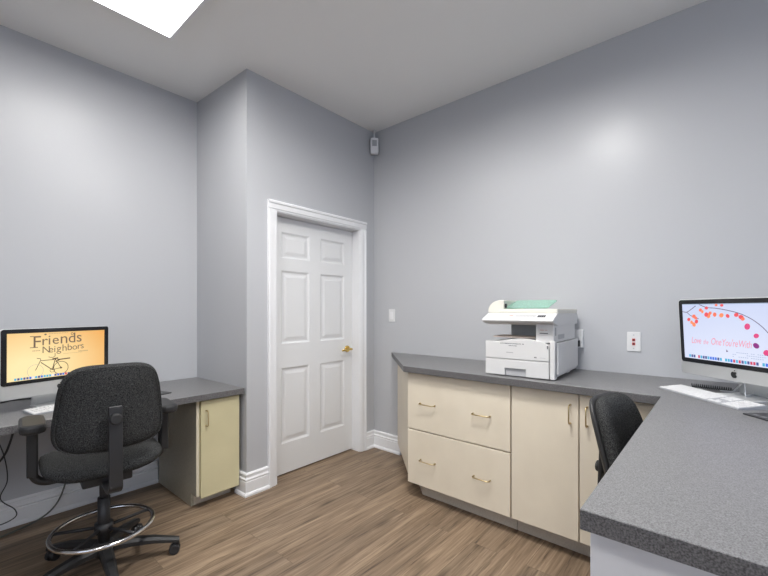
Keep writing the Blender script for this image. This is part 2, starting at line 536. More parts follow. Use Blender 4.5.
# ------------------------------------------------------------------ ceiling lamps
def troffer(label, x0, x1, y0, y1):
    cx, cy = (x0 + x1) / 2, (y0 + y1) / 2
    t = thing('ceiling_light', label, 'ceiling light', (cx, cy, HC - .02))
    hw, hl = (x1 - x0) / 2, (y1 - y0) / 2
    f = MB()
    f.box(-hw - .020, -hw, -hl - .020, hl + .012, -.025, .02, .002); f.box(hw, hw + .020, -hl - .020, hl + .012, -.025, .02, .002)
    f.box(-hw, hw, -hl - .020, -hl, -.025, .02, .002); f.box(-hw, hw, hl, hl + .012, -.025, .02, .002)
    f.build('frame', M['trim'], t)
    MB().box(-hw, hw, -hl, hl, .004, .016).build('diffuser', M['lamp'], t)
    return t
troffer('large rectangular white ceiling light panel near the left wall', 0.352, 0.952, 1.330, 2.537)
t = thing('dome_light', 'round white dome ceiling light over the right work area', 'ceiling light', (1.24, 0.80, HC - .09))
MB().lathe([(.212, .075), (.216, .022), (.226, .020), (.232, .075), (.232, .09), (0, .09), (0, .075), (.212, .075)], 36).build('base', M['trim'], t)  # skirt below the diffuser is added to keep light off the wall tops
MB().lathe([(0, .052), (.10, .054), (.17, .059), (.205, .068), (.210, .075), (0, .075)], 36).build('diffuser', M['dome'], t)
troffer('added fill light panel above the unseen back of the room', -1.3, -0.7, -1.6, -0.4)  # unseen fill lamp, added behind the camera to brighten the room

# ------------------------------------------------------------------ wall fittings
t = thing('motion_sensor', 'small white alarm sensor high in the corner under the ceiling', 'alarm sensor', (XE - .055, YD - .055, 2.835), R(-45))
# local -y faces the room diagonal
b = MB().rbox(-.036, .036, -.022, .022, -.072, .072, .008, 'y', .004); b.build('housing', M['trim'], t)
MB().box(-.022, .022, -.0235, -.021, -.004, .052, .001).build('lens', M['keygrey'], t)
b = MB(); b.cyl((0, .01, .07), (0, .02, .15), .007); b.cyl((0, .02, .15), (0, .02, HC - 2.835), .011, .018); b.build('bracket', M['white'], t)

t = thing('light_switch', 'white light switch plate on the wall left of the printer', 'light switch', (XE, 2.304, 1.252), R(-90))
MB().rbox(-.036, .036, -.007, 0, -.058, .058, .005, 'y', .002).build('plate', M['white'], t)
MB().box(-.016, .016, -.011, -.006, -.033, .033, .002).build('rocker', M['trim'], t)

t = thing('network_outlet', 'white wall plate with two red jacks left of the screen', 'wall outlet', (XE, 0.408, 1.110), R(-90))
MB().rbox(-.036, .036, -.007, 0, -.058, .058, .005, 'y', .002).build('plate', M['white'], t)
for z in (.011, -.013):
    j = MB().box(-.008, .008, -.0095, -.006, z - .008, z + .008, .001).build('jack', M['red'], t)
    MB().box(-.005, .005, -.0102, -.009, z - .005, z + .004).build('socket', M['black'], j)
for z in (.040, -.040):
    MB().cyl((0, -.006, z), (0, -.0085, z), .0035, n=12).build('screw', M['inkgrey'], t)

t = thing('power_outlet', 'white power outlet box half hidden behind the printer', 'wall outlet', (XE, 0.722, 1.115), R(-90))
MB().rbox(-.036, .036, -.030, 0, -.058, .058, .005, 'y', .003).build('plate', M['white'], t)
t = thing('power_plug', 'black plug and cord in the outlet behind the printer', 'plug', (XE - .030, 0.715, 1.085), R(-90))
MB().rbox(-.016, .016, -.020, -.001, -.02, .02, .004, 'y', .003).build('plug_body', M['black'], t)
MB().tube(smooth_path([(0, -.012, -.018), (.0, -.014, -.07), (-.02, -.012, -.13), (-.05, -.01, -.160)], 6), .004).build('cord', M['black'], t)

# ------------------------------------------------------------------ right hand cabinets and worktop
CT, CB = 0.914, 0.874
ct = MB().prism([(2.143, 1.674), (2.143, .211), (.826, .211), (.826, -.80), (XE - .001, -.80), (XE - .001, 2.312)], CB, CT, 'z', .0015, 1)
for f in ct.bm.faces:
    if abs(f.normal.z) < .5: f.material_index = 1
tag(ct.build('countertop', [M['counter'], M['counter_edge']]), 'dark grey speckled L-shaped countertop under the printer', 'countertop')

FX = 2.180
def handle_bar(parent, a, b, out):
    """wire pull from a to b standing out along vector"""
    a = Vector(a); b = Vector(b); o = Vector(out)
    d = (b - a).normalized() * .006
    m = MB().tube([a, a + o * .75, a + o + d, b + o - d, b + o * .75, b], .0034, 8)
    m.cyl(a, a + o * .15, .0055, n=10); m.cyl(b, b + o * .15, .0055, n=10)
    return m.build('handle', M['pull'], parent)

t = thing('drawer_cabinet', 'cream two-drawer cabinet with angled end under the printer', 'cabinet', (2.49, 1.29, 0))
def q(x, y): return (x - 2.49, y - 1.29)
MB().prism([q(2.202, 1.655), q(2.202, .923), q(2.775, .923), q(2.775, 2.235)], .100, CB, 'z').build('body', M['cream'], t)
MB().prism([q(2.275, 1.605), q(2.275, .923), q(2.775, .923), q(2.775, 2.10)], 0, .100, 'z').build('toe_kick', M['taupe'], t)
for z0, z1, hz, ys in ((.484, .866, .668, ((1.555, 1.440), (1.161, 1.050))), (.108, .476, .286, ((1.553, 1.438), (1.155, 1.048)))):
    d = MB().box(FX - 2.49, FX + .020 - 2.49, .926 - 1.29, 1.664 - 1.29, z0, z1, .0015, 1).build('drawer', M['cream'], t)
    for ya, yb in ys:
        handle_bar(d, (FX - 2.49, ya - 1.29, hz), (FX - 2.49, yb - 1.29, hz), (-.030, 0, 0))

t = thing('door_cabinet', 'cream two-door cabinet under the countertop behind the right chair', 'cabinet', (2.49, .56, 0))
def q(x, y): return (x - 2.49, y - .56)
MB().prism([q(2.202, .919), q(2.202, .20), q(2.775, .20), q(2.775, .919)], .100, CB, 'z').build('body', M['cream'], t)
MB().prism([q(2.275, .919), q(2.275, .20), q(2.775, .20), q(2.775, .919)], 0, .100, 'z').build('toe_kick', M['taupe'], t)
for y0, y1, hy in ((.563, .917, .602), (.203, .557, .521)):
    d = MB().box(FX - 2.49, FX + .020 - 2.49, y0 - .56, y1 - .56, .108, .866, .0015, 1).build('door', M['cream'], t)
    handle_bar(d, (FX - 2.49, hy - .56, .808), (FX - 2.49, hy - .56, .712), (-.030, 0, 0))

pn = MB().box(.872, .897, -.78, .203, 0, CB, .001, 1)
tag(pn.build('end_panel', M['panelwhite']), 'white end panel holding up the near end of the countertop', 'panel')
pn = MB().box(.899, XE - .01, -.78, -.755, 0, CB, .001, 1)
tag(pn.build('back_panel', M['panelwhite']), 'white back panel closing the far side of the countertop', 'panel')

# ------------------------------------------------------------------ left desk and cabinet
DT, DB = 0.754, 0.714
dk = MB().prism([(-1.3, 2.545), (1.447, 2.545), (XS2 - .002, YL - .001), (-1.3, YL - .001)], DB, DT, 'z', .0015, 1)
for f in dk.bm.faces:
    if abs(f.normal.z) < .5: f.material_index = 1
tag(dk.build('desk', [M['counter'], M['counter_edge']]), 'dark grey speckled desk top along the left wall', 'desk')
pn = MB().box(-1.28, -1.26, 2.60, YL - .035, 0, DB, .001, 1)
tag(pn.build('support_panel', M['sidepanel']), 'plain panel supporting the far left end of the desk', 'panel')
t = thing('desk_cabinet', 'cream one-door cabinet under the right end of the left desk', 'cabinet', (1.28, 2.95, 0))
def q(x, y): return (x - 1.28, y - 2.95)
# side panel with toe notch, profile in (y, z)
MB().prism([(2.668 - 2.95, 0), (3.22 - 2.95, 0), (3.22 - 2.95, DB), (2.592 - 2.95, DB), (2.592 - 2.95, .085), (2.668 - 2.95, .085)], 1.132 - 1.28, 1.150 - 1.28, 'x').build('side_panel', M['sidepanel'], t)
MB().box(1.1325 - 1.28, 1.1495 - 1.28, 2.588 - 2.95, 2.592 - 2.95, .085, DB).build('edge_strip', M['edge'], t)
MB().box(1.150 - 1.28, 1.409 - 1.28, 2.594 - 2.95, 3.22 - 2.95, .085, DB).build('body', M['cream_light_cast'], t)
MB().box(1.150 - 1.28, 1.409 - 1.28, 2.670 - 2.95, 3.22 - 2.95, 0, .085).build('toe_kick', M['taupe'], t)
d = MB().box(1.156 - 1.28, 1.424 - 1.28, 2.574 - 2.95, 2.591 - 2.95, .070, .704, .0015, 1).build('door', M['cream_light_cast'], t)
handle_bar(d, (1.190 - 1.28, 2.574 - 2.95, .640), (1.190 - 1.28, 2.574 - 2.95, .540), (0, -.030, 0))['label'] = 'slim upright metal pull'

# ------------------------------------------------------------------ printer
def printer():
    t = thing('printer', 'white copier printer with mint green feeder tray on the countertop', 'printer', (2.212, .890, CT), R(-87.3))
    W = .198
    # lower body
    b = MB()
    b.box(-W, W, .012, .515, .014, .200, .004)
    for x in (-.15, .15):
        for y in (.07, .38): b.box(x - .03, x + .03, y - .03, y + .03, 0, .016)
    b.box(.172, W, 0, .05, .004, .215, .004)            # front right column
    b.box(-.10, .108, .17, .46, .195, .31, .004)        # neck behind the output bay
    b.box(.095, W - .006, .004, .49, .205, .312, .004)  # tower
    b.build('body', M['printer'], t)
    tr = MB()
    tr.prism([(-W, .006), (-.080, .006), (-.080, .048), (.042, .048), (.042, .006), (.168, .006), (.168, .098), (-W, .098)], -.004, .03, 'y', .002, 1)
    tr_ = tr.build('paper_tray', M['printer'], t)
    MB().box(-.078, .040, .006, .011, .006, .046).build('tray_grip', M['inkgrey'], tr_)
    top = [(.168, .190)] + [(.168 - .366 * k / 14, .203 + .020 * math.sin(PI * min(1, (k / 14) * 1.25)) ** 1.2 if k / 14 < .8 else .203) for k in range(1, 15)]
    fc = MB().prism([(-W, .103), (.168, .103)] + top, -.004, .034, 'y', .0015, 1)
    g = fc
    g.mi = 1
    yy = -.0046
    def tiny(m, x0, x1, z, h, n, y=yy):
        """a row of tiny marks standing for print too small to read"""
        x = x0; st = (x1 - x0) / n
        for k in range(n):
            if random.random() < .85:
                m.box(x, x + st * random.uniform(.5, .8), y, y + .001, z - h / 2 * random.uniform(.5, 1), z + h / 2)
            x += st
    tiny(g, -.105, .040, .192, .005, 24); tiny(g, -.055, -.008, .180, .005, 8); tiny(g, .090, .112, .121, .008, 3)
    g.box(.158, .164, yy, yy + .002, .172, .190)
    g.mi = 2; tiny(g, .122, .152, .121, .003, 8); g.box(-.07, -.03, yy, yy + .001, .138, .143)
    g.build('front_cover', [M['printer'], M['ink'], M['inkgrey']], t)
    MB().box(-.10, .086, .03, .17, .2005, .206).build('output_tray', M['printer_grey'], t)
    MB().prism([(-.165, .030), (.082, .030), (.082, .20), (-.165, .20)], .224, .232, 'z', .002, 1).build('paper_stack', M['paper'], t)
    MB().box(-.102, .086, .165, .1695, .232, .305).build('bay_back', M['printer_grey'], t)
    # tower badge and right side details
    bd = MB()
    bd.prism([(.140 + .036 * math.cos(a * PI / 12), .266 + .020 * math.sin(a * PI / 12)) for a in range(24)], .001, .0045, 'y')
    bd_ = bd.build('badge', M['printer'], t)
    g = MB(); g.box(.118, .162, .0002, .0012, .256, .2605); g.mi = 1; tiny(g, .120, .160, .275, .005, 7, .0002)
    g.build('badge_print', [M['ink'], M['inkrust']], bd_)
    sd = MB().box(W - .002, W + .010, .035, .505, .030, .205, .004); sd.build('side_door', M['printer'], t)
    v = MB(); v.box(W - .007, W - .004, .09, .22, .222, .248); v.build('vent', M['inkgrey'], t)
    MB().box(W - .007, W - .004, .025, .045, .245, .290).build('side_switch', M['printer_grey'], t)
    # scanner with sloping control panel, profile (y,z)
    prof = [(.02, .305), (-.040, .318), (-.046, .328), (-.040, .336), (.040, .368), (.515, .368), (.515, .300), (.06, .300)]
    sc = MB().prism(prof, -W - .004, W + .004, 'x', .003, 2)
    s_ = sc.build('scanner', M['printer'], t)
    g = MB()
    def pl(x, k): return (x, -.040 + .080 * k, .336 + .032 * k)
    def strip(m, x0, x1, k0, k1):
        a = [Vector(pl(x0, k0)), Vector(pl(x1, k0)), Vector(pl(x1, k1)), Vector(pl(x0, k1))]
        n = Vector((0, -.032, .080)).normalized() * .0012
        m.poly([v + n for v in a])
    x = -.02
    for k in range(14):
        g.mi = 1; strip(g, x, x + .0065, .38, .66); x += .0085
    for k in range(4):
        g.mi = 0; strip(g, .108 + k * .011, .117 + k * .011, .3, .68)
    g.mi = 2; strip(g, -.055, -.03, .5, .62)
    g.build('control_marks', [M['ink'], M['inkgrey'], M['inkrust']], s_)
    ld = MB().box(-.125, W + .002, .044, .51, .3685, .393, .004); ld.build('platen_lid', M['printer_cream'], t)
    hp = [(-.205, .3685)] + [(-.125 - .08 * math.cos(R(a)), .385 + .062 * math.sin(R(a))) for a in range(0, 91, 10)] + [(-.105, .447), (-.105, .3685)]
    MB().prism(hp, .05, .40, 'y', .004, 2).build('feeder_cover', M['printer_cream'], t)
    mtx = Matrix.Translation((0, .06, .398)) @ Matrix.Rotation(R(13), 4, 'X')
    ft = MB().rbox(-.104, .145, .0, .22, -.002, .002, .02, 'z', 0, mtx); ft.build('feeder_tray', M['mint'], t)
    MB().box(-.100, -.090, .050, .062, .400, .425).build('feeder_latch', M['black'], t)
printer()

# ------------------------------------------------------------------ desktop computers
def apple(m, cx, cz, s, y):
    """fruit shaped emblem outline, with the bite and the leaf"""
    pts = []
    for a in range(0, 360, 10):
        t_ = R(a)
        r = 1.0
        x = math.cos(t_) * .46 * (1 + .10 * math.sin(t_)); z = math.sin(t_) * .5
        if math.sin(t_) > .6: z -= .10 * math.exp(-(x / .16) ** 2)
        if math.sin(t_) < -.6: z += .06 * math.exp(-(x / .13) ** 2)
        if x > .30 and abs(z - .08) < .26:
            x = .47 - .20 * math.sqrt(max(0, 1 - ((z - .08) / .26) ** 2))
        pts.append((cx + x * s, y, cz + z * s))
    m.poly(pts[::-1])
    m.poly([(cx + x * s, y, cz + z * s) for x, z in ((.02, .50), (.10, .55), (.17, .64), (.19, .76), (.10, .72), (.03, .62))][::-1])

def computer(label, loc, rotz, screen, tilt, rim, chin, z1):
    t = thing('desktop_computer', label, 'computer', loc, rotz, None)
    w, z0 = .264, .073
    TL = Matrix.Translation((0, 0, z0)) @ Matrix.Rotation(R(tilt), 4, 'X') @ Matrix.Translation((0, 0, -z0))
    c = MB()
    c.rbox(-w, w, -.004, .014, z0, z1, .016, 'y', .003, TL)
    c.pillow(.50, .345, .058, 3.2, 2.0, lambda x, y, z: (x, y if y > 0 else y * .1, z), TL @ Matrix.Translation((0, .012, (z0 + z1) / 2)))
    cs = c.build('case', M['alu'], t)
    zb = z0 + chin
    g = MB()
    g.prism([p for p in rrect(-w + rim, w - rim, zb, z1 - rim * .7, .013)], -.0062, -.0036, 'y', 0, 1, TL)
    g.build('bezel', M['bezel'], t)
    e = MB(); apple(e, 0, z0 + chin / 2, .030, -.0052); bmesh.ops.transform(e.bm, matrix=TL, verts=e.bm.verts)
    e.build('emblem', M['black'], cs)
    # display: flat picture inside the bezel
    sw, s0, s1 = .238, zb + .020, z1 - .024
    d = MB()
    mats = screen(d, sw, s0, s1)
    bmesh.ops.transform(d.bm, matrix=TL, verts=d.bm.verts)
    d.build('display', mats, t)
    st = MB()
    st.prism(rrect(-.088, .088, -.030, .125, .012), 0, .006, 'z', .0015, 1)
    pth = [(.118, .003), (.117, .02), (.108, .06), (.085, .14), (.055, .19), (.030, .215)]
    outl = [(y - .005, z) for y, z in pth] + [(y + .006, z + .002) for y, z in pth[::-1]]
    st.prism(outl, -.080, .080, 'x', .001, 1)
    st.build('stand', M['alu'], t)
    return t

def gradient_mat(name, cols, k=1.0):
    """screen wallpaper: soft radial glow of the picture itself"""
    m = bpy.data.materials.new(name); m.use_nodes = True
    nt = m.node_tree; b = nt.nodes['Principled BSDF']
    tc = nt.nodes.new('ShaderNodeTexCoord')
    mp = nt.nodes.new('ShaderNodeMapping'); mp.inputs['Location'].default_value = cols[0]
    mp.inputs['Scale'].default_value = cols[1]
    gr = nt.nodes.new('ShaderNodeTexGradient'); gr.gradient_type = 'SPHERICAL'
    nz = nt.nodes.new('ShaderNodeTexNoise'); nz.inputs['Scale'].default_value = 9; nz.inputs['Detail'].default_value = 4
    ad = nt.nodes.new('ShaderNodeMath'); ad.operation = 'MULTIPLY_ADD'; ad.inputs[1].default_value = cols[4]
    r = nt.nodes.new('ShaderNodeValToRGB')
    r.color_ramp.elements[0].color = (*hexl(cols[2]), 1); r.color_ramp.elements[1].color = (*hexl(cols[3]), 1)
    r.color_ramp.elements[1].position = .85
    nt.links.new(tc.outputs['Object'], mp.inputs['Vector']); nt.links.new(mp.outputs[0], gr.inputs['Vector'])
    nt.links.new(tc.outputs['Object'], nz.inputs['Vector'])
    nt.links.new(nz.outputs['Fac'], ad.inputs[0]); nt.links.new(gr.outputs['Fac'], ad.inputs[2])
    nt.links.new(ad.outputs[0], r.inputs['Fac'])
    b.inputs['Base Color'].default_value = (.02, .02, .02, 1); b.inputs['Roughness'].default_value = .3
    nt.links.new(r.outputs[0], b.inputs['Emission Color']); b.inputs['Emission Strength'].default_value = SCREEN * k
    return m

Y0 = -.0066
def disp_base(d, sw, s0, s1):
    d.mi = 0
    d.poly([(-sw, Y0, s0), (sw, Y0, s0), (sw, Y0, s1), (-sw, Y0, s1)])
def layer(k): return Y0 - .0003 * k
def line(d, pts, wd, k=1):
    """flat stroke along display points (x,z)"""
    for (xa, za), (xb, zb) in zip(pts, pts[1:]):
        l = math.hypot(xb - xa, zb - za) or 1e-6
        nx, nz = -(zb - za) / l * wd / 2, (xb - xa) / l * wd / 2
        y = layer(k)
        d.poly([(xa - nx, y, za - nz), (xa + nx, y, za + nz), (xb + nx, y, zb + nz), (xb - nx, y, zb - nz)])
def ring(d, cx, cz, r, wd, a0=0, a1=360, k=1):
    n = 28
    line(d, [(cx + r * math.cos(R(a0 + (a1 - a0) * i / n)), cz + r * math.sin(R(a0 + (a1 - a0) * i / n))) for i in range(n + 1)], wd, k)
def blob(d, cx, cz, rx, rz, rot=0, k=1):
    c, s = math.cos(rot), math.sin(rot)
    d.poly([(cx + rx * math.cos(a) * c - rz * math.sin(a) * s, layer(k), cz + rx * math.cos(a) * s + rz * math.sin(a) * c) for a in [2 * PI * i / 14 for i in range(14)]])
def rect(d, x0, x1, z0, z1, k=1):
    y = layer(k)
    d.poly([(x0, y, z0), (x1, y, z0), (x1, y, z1), (x0, y, z1)])
def dock(d, x0, x1, z, h, first, n, k=2):
    st = (x1 - x0) / n
    for i in range(n):
        d.mi = first + random.randrange(5)
        rect(d, x0 + i * st + st * .12, x0 + i * st + st * .88, z, z + h, k)
DOCK = [glow('icon_' + n, hexl(c)) for n, c in (('blue', '2f6fe0'), ('cyan', '3fb0d8'), ('red', 'd0305a'), ('white', 'e8e8f4'), ('navy', '3a4a90'))]

def screen_friends(d, sw, s0, s1):
    disp_base(d, sw, s0, s1)
    H = s1 - s0
    X = lambda u: -sw + 2 * sw * u
    Z = lambda v: s0 + H * v
    d.mi = 1                                               # brown lettering
    place = lambda bx, bz, k=1: (lambda x, y: (bx + x, layer(k), bz + y))
    XO = X
    X = lambda u: XO(u * .92 - .04)
    # FRIENDS: letters of uneven size with slab serifs and dots, like a hand-drawn poster
    x = X(.285)
    for ch, size, dz in (('F', .092, -.004), ('r', .078, .006), ('i', .078, .008), ('e', .074, .010), ('n', .088, .010), ('d', .084, .012), ('s', .086, .014)):
        d.text(ch, size, place(x, Z(.695) + dz), -.0001, 0, 'LEFT')
        x += {'F': .043, 'r': .031, 'i': .021, 'e': .038, 'n': .043, 'd': .043, 's': .04}[ch] * .97
    rect(d, X(.265), X(.345), Z(.675), Z(.69)); rect(d, X(.265), X(.30), Z(.915), Z(.93))
    ring(d, X(.725), Z(.945), .006, .003); blob(d, X(.425), Z(.955), .0055, .0045)
    x = X(.385)
    d.mi = 1
    for ch, size, dz in (('N', .054, 0), ('e', .054, 0), ('i', .054, .001), ('g', .056, .002), ('h', .056, .003), ('b', .056, .005), ('o', .052, .006), ('r', .054, .008), ('s', .052, .010)):
        d.text(ch, size, place(x, Z(.548) + dz), -.0002, 0, 'LEFT')
        x += {'N': .031, 'e': .025, 'i': .014, 'g': .026, 'h': .026, 'b': .026, 'o': .026, 'r': .018, 's': .02}[ch]
    # tail of the g
    line(d, [(X(.53), Z(.53)), (X(.53), Z(.46)), (X(.51), Z(.435)), (X(.475), Z(.44)), (X(.46), Z(.455))], .003)
    d.mi = 3
    for k in range(12):                                    # small caption rows
        rect(d, X(.46 + k * .018), X(.471 + k * .018), Z(.957 + k * .001), Z(.975 + k * .001))
    for k in range(5): rect(d, X(.29 + k * .017), X(.302 + k * .017), Z(.60), Z(.62))
    line(d, [(X(.62), Z(.50)), (X(.85), Z(.50))], .0015)
    for k in range(7): rect(d, X(.80 + k * .017), X(.812 + k * .017), Z(.515), Z(.54))
    # bicycle
    X = lambda u: XO(u * .84 - .025)
    fx, rx, cz, r = X(.335), X(.635), Z(.185), .036
    d.mi = 4; ring(d, fx, cz - .004, r, .002)
    d.mi = 2; ring(d, rx, cz, r, .003)
    line(d, [(fx, cz), (X(.395), Z(.40)), (X(.39), Z(.43)), (X(.35), Z(.445))], .003)
    line(d, [(X(.395), Z(.35)), (X(.53), Z(.16)), (X(.565), Z(.40))], .004)
    line(d, [(X(.395), Z(.385)), (X(.55), Z(.385))], .0035)
    line(d, [(X(.565), Z(.40)), (rx, cz), (X(.53), Z(.16))], .003)
    line(d, [(X(.53), Z(.40)), (X(.60), Z(.41))], .007)
    line(d, [(X(.59), Z(.375)), (X(.75), Z(.385))], .006)
    line(d, [(X(.57), Z(.33)), (X(.62), Z(.37))], .005)
    blob(d, rx, cz, .006, .005); ring(d, X(.53), Z(.15), .011, .002)
    dock(d, XO(.06), XO(.98), Z(.015), .012, 5, 34)
    bg = gradient_mat('wallpaper_orange', ((.30, 0, -.62), (2.2, 1, 2.9), 'ecA850', 'fde8ae', .06))
    return [bg, glow('letter_brown', hexl('6f5a48')), glow('bike_dark', hexl('4a3420')), glow('caption_tan', hexl('c0a070')), glow('wheel_pale', hexl('c8c0a8'))] + DOCK

def screen_branch(d, sw, s0, s1):
    disp_base(d, sw, s0, s1)
    H = s1 - s0
    X = lambda u: -sw + 2 * sw * u
    Z = lambda v: s0 + H * v
    d.mi = 1
    def arc(pts, wd):
        p = smooth_path([(X(u), 0, Z(v)) for u, v in pts], 6)
        line(d, [(a.x, a.z) for a in p], wd)
    arc([(.0, .86), (.05, .85), (.10, .90), (.155, .965)], .0032)
    arc([(.05, .85), (.09, .79), (.14, .755), (.18, .73)], .003)
    arc([(.19, .99), (.27, .935), (.36, .92), (.46, .89), (.58, .835), (.68, .75), (.76, .64), (.82, .52)], .003)
    leaves = [  # u, v, size, rotation, material
        (.07, .715, .011, .6, 4), (.10, .665, .010, 1.2, 2), (.13, .775, .012, .3, 3), (.125, .625, .013, 2.0, 2), (.155, .68, .012, 1.1, 4), (.15, .745, .010, .2, 3),
        (.205, .89, .010, .8, 3), (.225, .86, .009, 1.4, 2), (.265, .81, .013, 1.0, 4), (.285, .79, .014, 1.5, 2), (.305, .835, .010, .7, 3), (.27, .925, .010, .1, 4), (.35, .81, .012, 1.4, 3),
        (.37, .975, .008, 0, 3), (.425, .97, .009, .1, 4), (.415, .80, .013, .6, 2), (.475, .79, .011, 2.2, 4), (.555, .81, .012, .3, 4), (.595, .775, .013, -.3, 4), (.61, .745, .010, .5, 3),
        (.645, .625, .016, 1.2, 5), (.715, .485, .013, .5, 5), (.71, .33, .015, -.6, 6), (.79, .235, .015, .7, 5), (.80, .215, .010, .3, 6)]
    for i, (u, v, s, a, m) in enumerate(leaves):
        d.mi = m
        blob(d, X(u), Z(v), s * .85, s * .72, a, 2 + (i % 3))
    d.mi = 7                                               # pink script
    place = lambda bx, bz: (lambda x, y: (bx + x, layer(2), bz + y * 1.55))
    x = X(.085)
    for word, size, adv in (('Love', .0275, .062), ('the', .0205, .037), ('One', .029, .052), ("You're", .0275, .073), ('With', .0275, .1)):
        d.text(word, size, place(x, Z(.285)), -.0001, .25, 'LEFT', .95)
        x += adv
    d.mi = 8                                               # faint text rows and pointer
    for r_ in range(3):
        for k in range(26):
            if random.random() < .8: rect(d, X(.50 + k * .018), X(.512 + k * .018), Z(.185 - r_ * .035), Z(.195 - r_ * .035), 1)
    d.mi = 1
    y = layer(3)
    d.poly([(X(.445), y, Z(.225)), (X(.445), y, Z(.18)), (X(.463), y, Z(.195))])
    d.mi = 8
    rect(d, -sw, sw, Z(.985), Z(1.0), 1)
    dock(d, -sw * .9, sw * .9, Z(.02), .013, 9, 36)
    bg = gradient_mat('wallpaper_pale', ((0, 0, -.26), (1.2, 1, 2.0), 'b9c6ea', 'dde3f8', -.05))
    return [bg, glow('twig', hexl('54406a')), glow('leaf_orange', hexl('ff9060')), glow('leaf_coral', hexl('f8785a')), glow('leaf_red', hexl('ee5058')),
            glow('leaf_pink', hexl('e04080')), glow('leaf_purple', hexl('8a1e80')), glow('script_pink', hexl('ee88a4')), glow('faint_text', hexl('a4b4d0'))] + DOCK

ci = (-.671, -.741)
pcR = computer('silver desktop computer showing a leafy branch on a pale blue screen', (2.484 + .264 * ci[0], .155 + .264 * ci[1], CT), math.atan2(ci[1], ci[0]), screen_branch, 3.5, .006, .060, .441)
computer('silver desktop computer showing an orange screen with a bicycle', (.236 + .264 * .9613, 2.825 + .264 * .2756, DT), math.atan2(.2756, .9613), screen_friends, 0.5, .002, .075, .446)

# ------------------------------------------------------------------ keyboards
def keyboard(label, loc, rotz):
    t = thing('keyboard', label, 'keyboard', loc, rotz)
    L, D = .430, .116
    MB().prism([(-D / 2, 0), (D / 2, 0), (D / 2, .016), (D / 2 - .01, .0165), (-D / 2, .0065)], -L / 2, L / 2, 'x', .001, 1).build('base', M['keygrey'], t)
    def zt(y): return .0065 + (y + D / 2) / D * .010
    def keyrow(m, x0, x1, n, row, h=.0150):
        st = (x1 - x0) / n
        y = -D / 2 + .004 + row * .0182
        for k in range(n):
            a, b = x0 + k * st + .0018, x0 + (k + 1) * st - .0018
            z = zt(y)
            m.prism([(y, z - .002), (y + h, zt(y + h) - .002), (y + h, zt(y + h) + .003), (y, z + .003)], a, b, 'x', .0006, 1)
    m = MB()
    for r, n in enumerate((8, 12, 13, 14, 14, 16)): keyrow(m, -.212, .058, n, r)
    m.build('main_keys', M['white'], t)
    m = MB(); keyrow(m, .068, .122, 3, 0); keyrow(m, .086, .104, 1, 1)
    for r in (3, 4, 5): keyrow(m, .068, .122, 3, r)
    m.build('arrow_keys', M['white'], t)
    m = MB()
    for r in range(6): keyrow(m, .134, .212, 4, r)
    m.build('number_keys', M['white'], t)
keyboard('long white keyboard with number pad below the leafy screen', (2.240, .056, CT), math.atan2(-.296, -.331))
keyboard('white keyboard below the orange bicycle screen, partly behind the tall chair', (.545, 2.808, DT), R(14))

# mouse pads
def pad(label, loc, rotz, w, h):
    t = thing('mouse_pad', label, 'mouse pad', loc, rotz)
    MB().rbox(-w / 2, w / 2, -h / 2, h / 2, 0, .004, .006, 'z', .001).build('mat', M['black'], t)
    g = MB()
    for i in range(6):
        for j in range(5):
            if random.random() < .7:
                x = -w / 2 + .02 + i * (w - .04) / 6; y = -h / 2 + .018 + j * (h - .036) / 5
                g.box(x, x + .018, y, y + .014, .0038, .0043)
    g.build('pattern', M['padprint'], t)
    return t
def place_pad(corner, ang, sx, sy, label, z, w=.22, h=.18):
    c = Vector((corner[0], corner[1])) + Matrix.Rotation(ang, 2) @ Vector((sx * w / 2, sy * h / 2))
    pad(label, (c.x, c.y, z), ang, w, h)
place_pad((1.975, -.053), math.atan2(-.296, -.331), 1, 1, 'black patterned pad beside the number pad on the right countertop', CT)
place_pad((1.045, 2.750), R(12), -1, 1, 'black patterned pad on the left desk beside the tall chair', DT, .22, .17)

# ------------------------------------------------------------------ cords
def cord(name, pts, r, m, label, cat='cord'):
    return tag(MB().tube(smooth_path(pts, 8), r, 8).build(name, m), label, cat)
# coiled handset cord behind the right keyboard
a = Vector((2.494, .120, CT + .011)); b_ = Vector((2.472, -.034, CT + .011))
dv = (b_ - a).normalized(); sv = Vector((-dv.y, dv.x, 0)); n = 19
pts = []
for i in range(n * 10 + 1):
    f = i / (n * 10)
    p = a.lerp(b_, f) + sv * .004 * math.sin(f * 3)
    an = 2 * PI * i / 10
    pts.append(p + sv *   .0085 * math.cos(an) + Vector((0, 0,   .0085 * math.sin(an))))
tag(MB().tube(pts,   .0022, 5).build('coiled_cord', M['black']), 'black coiled telephone cord behind the right keyboard', 'cord')

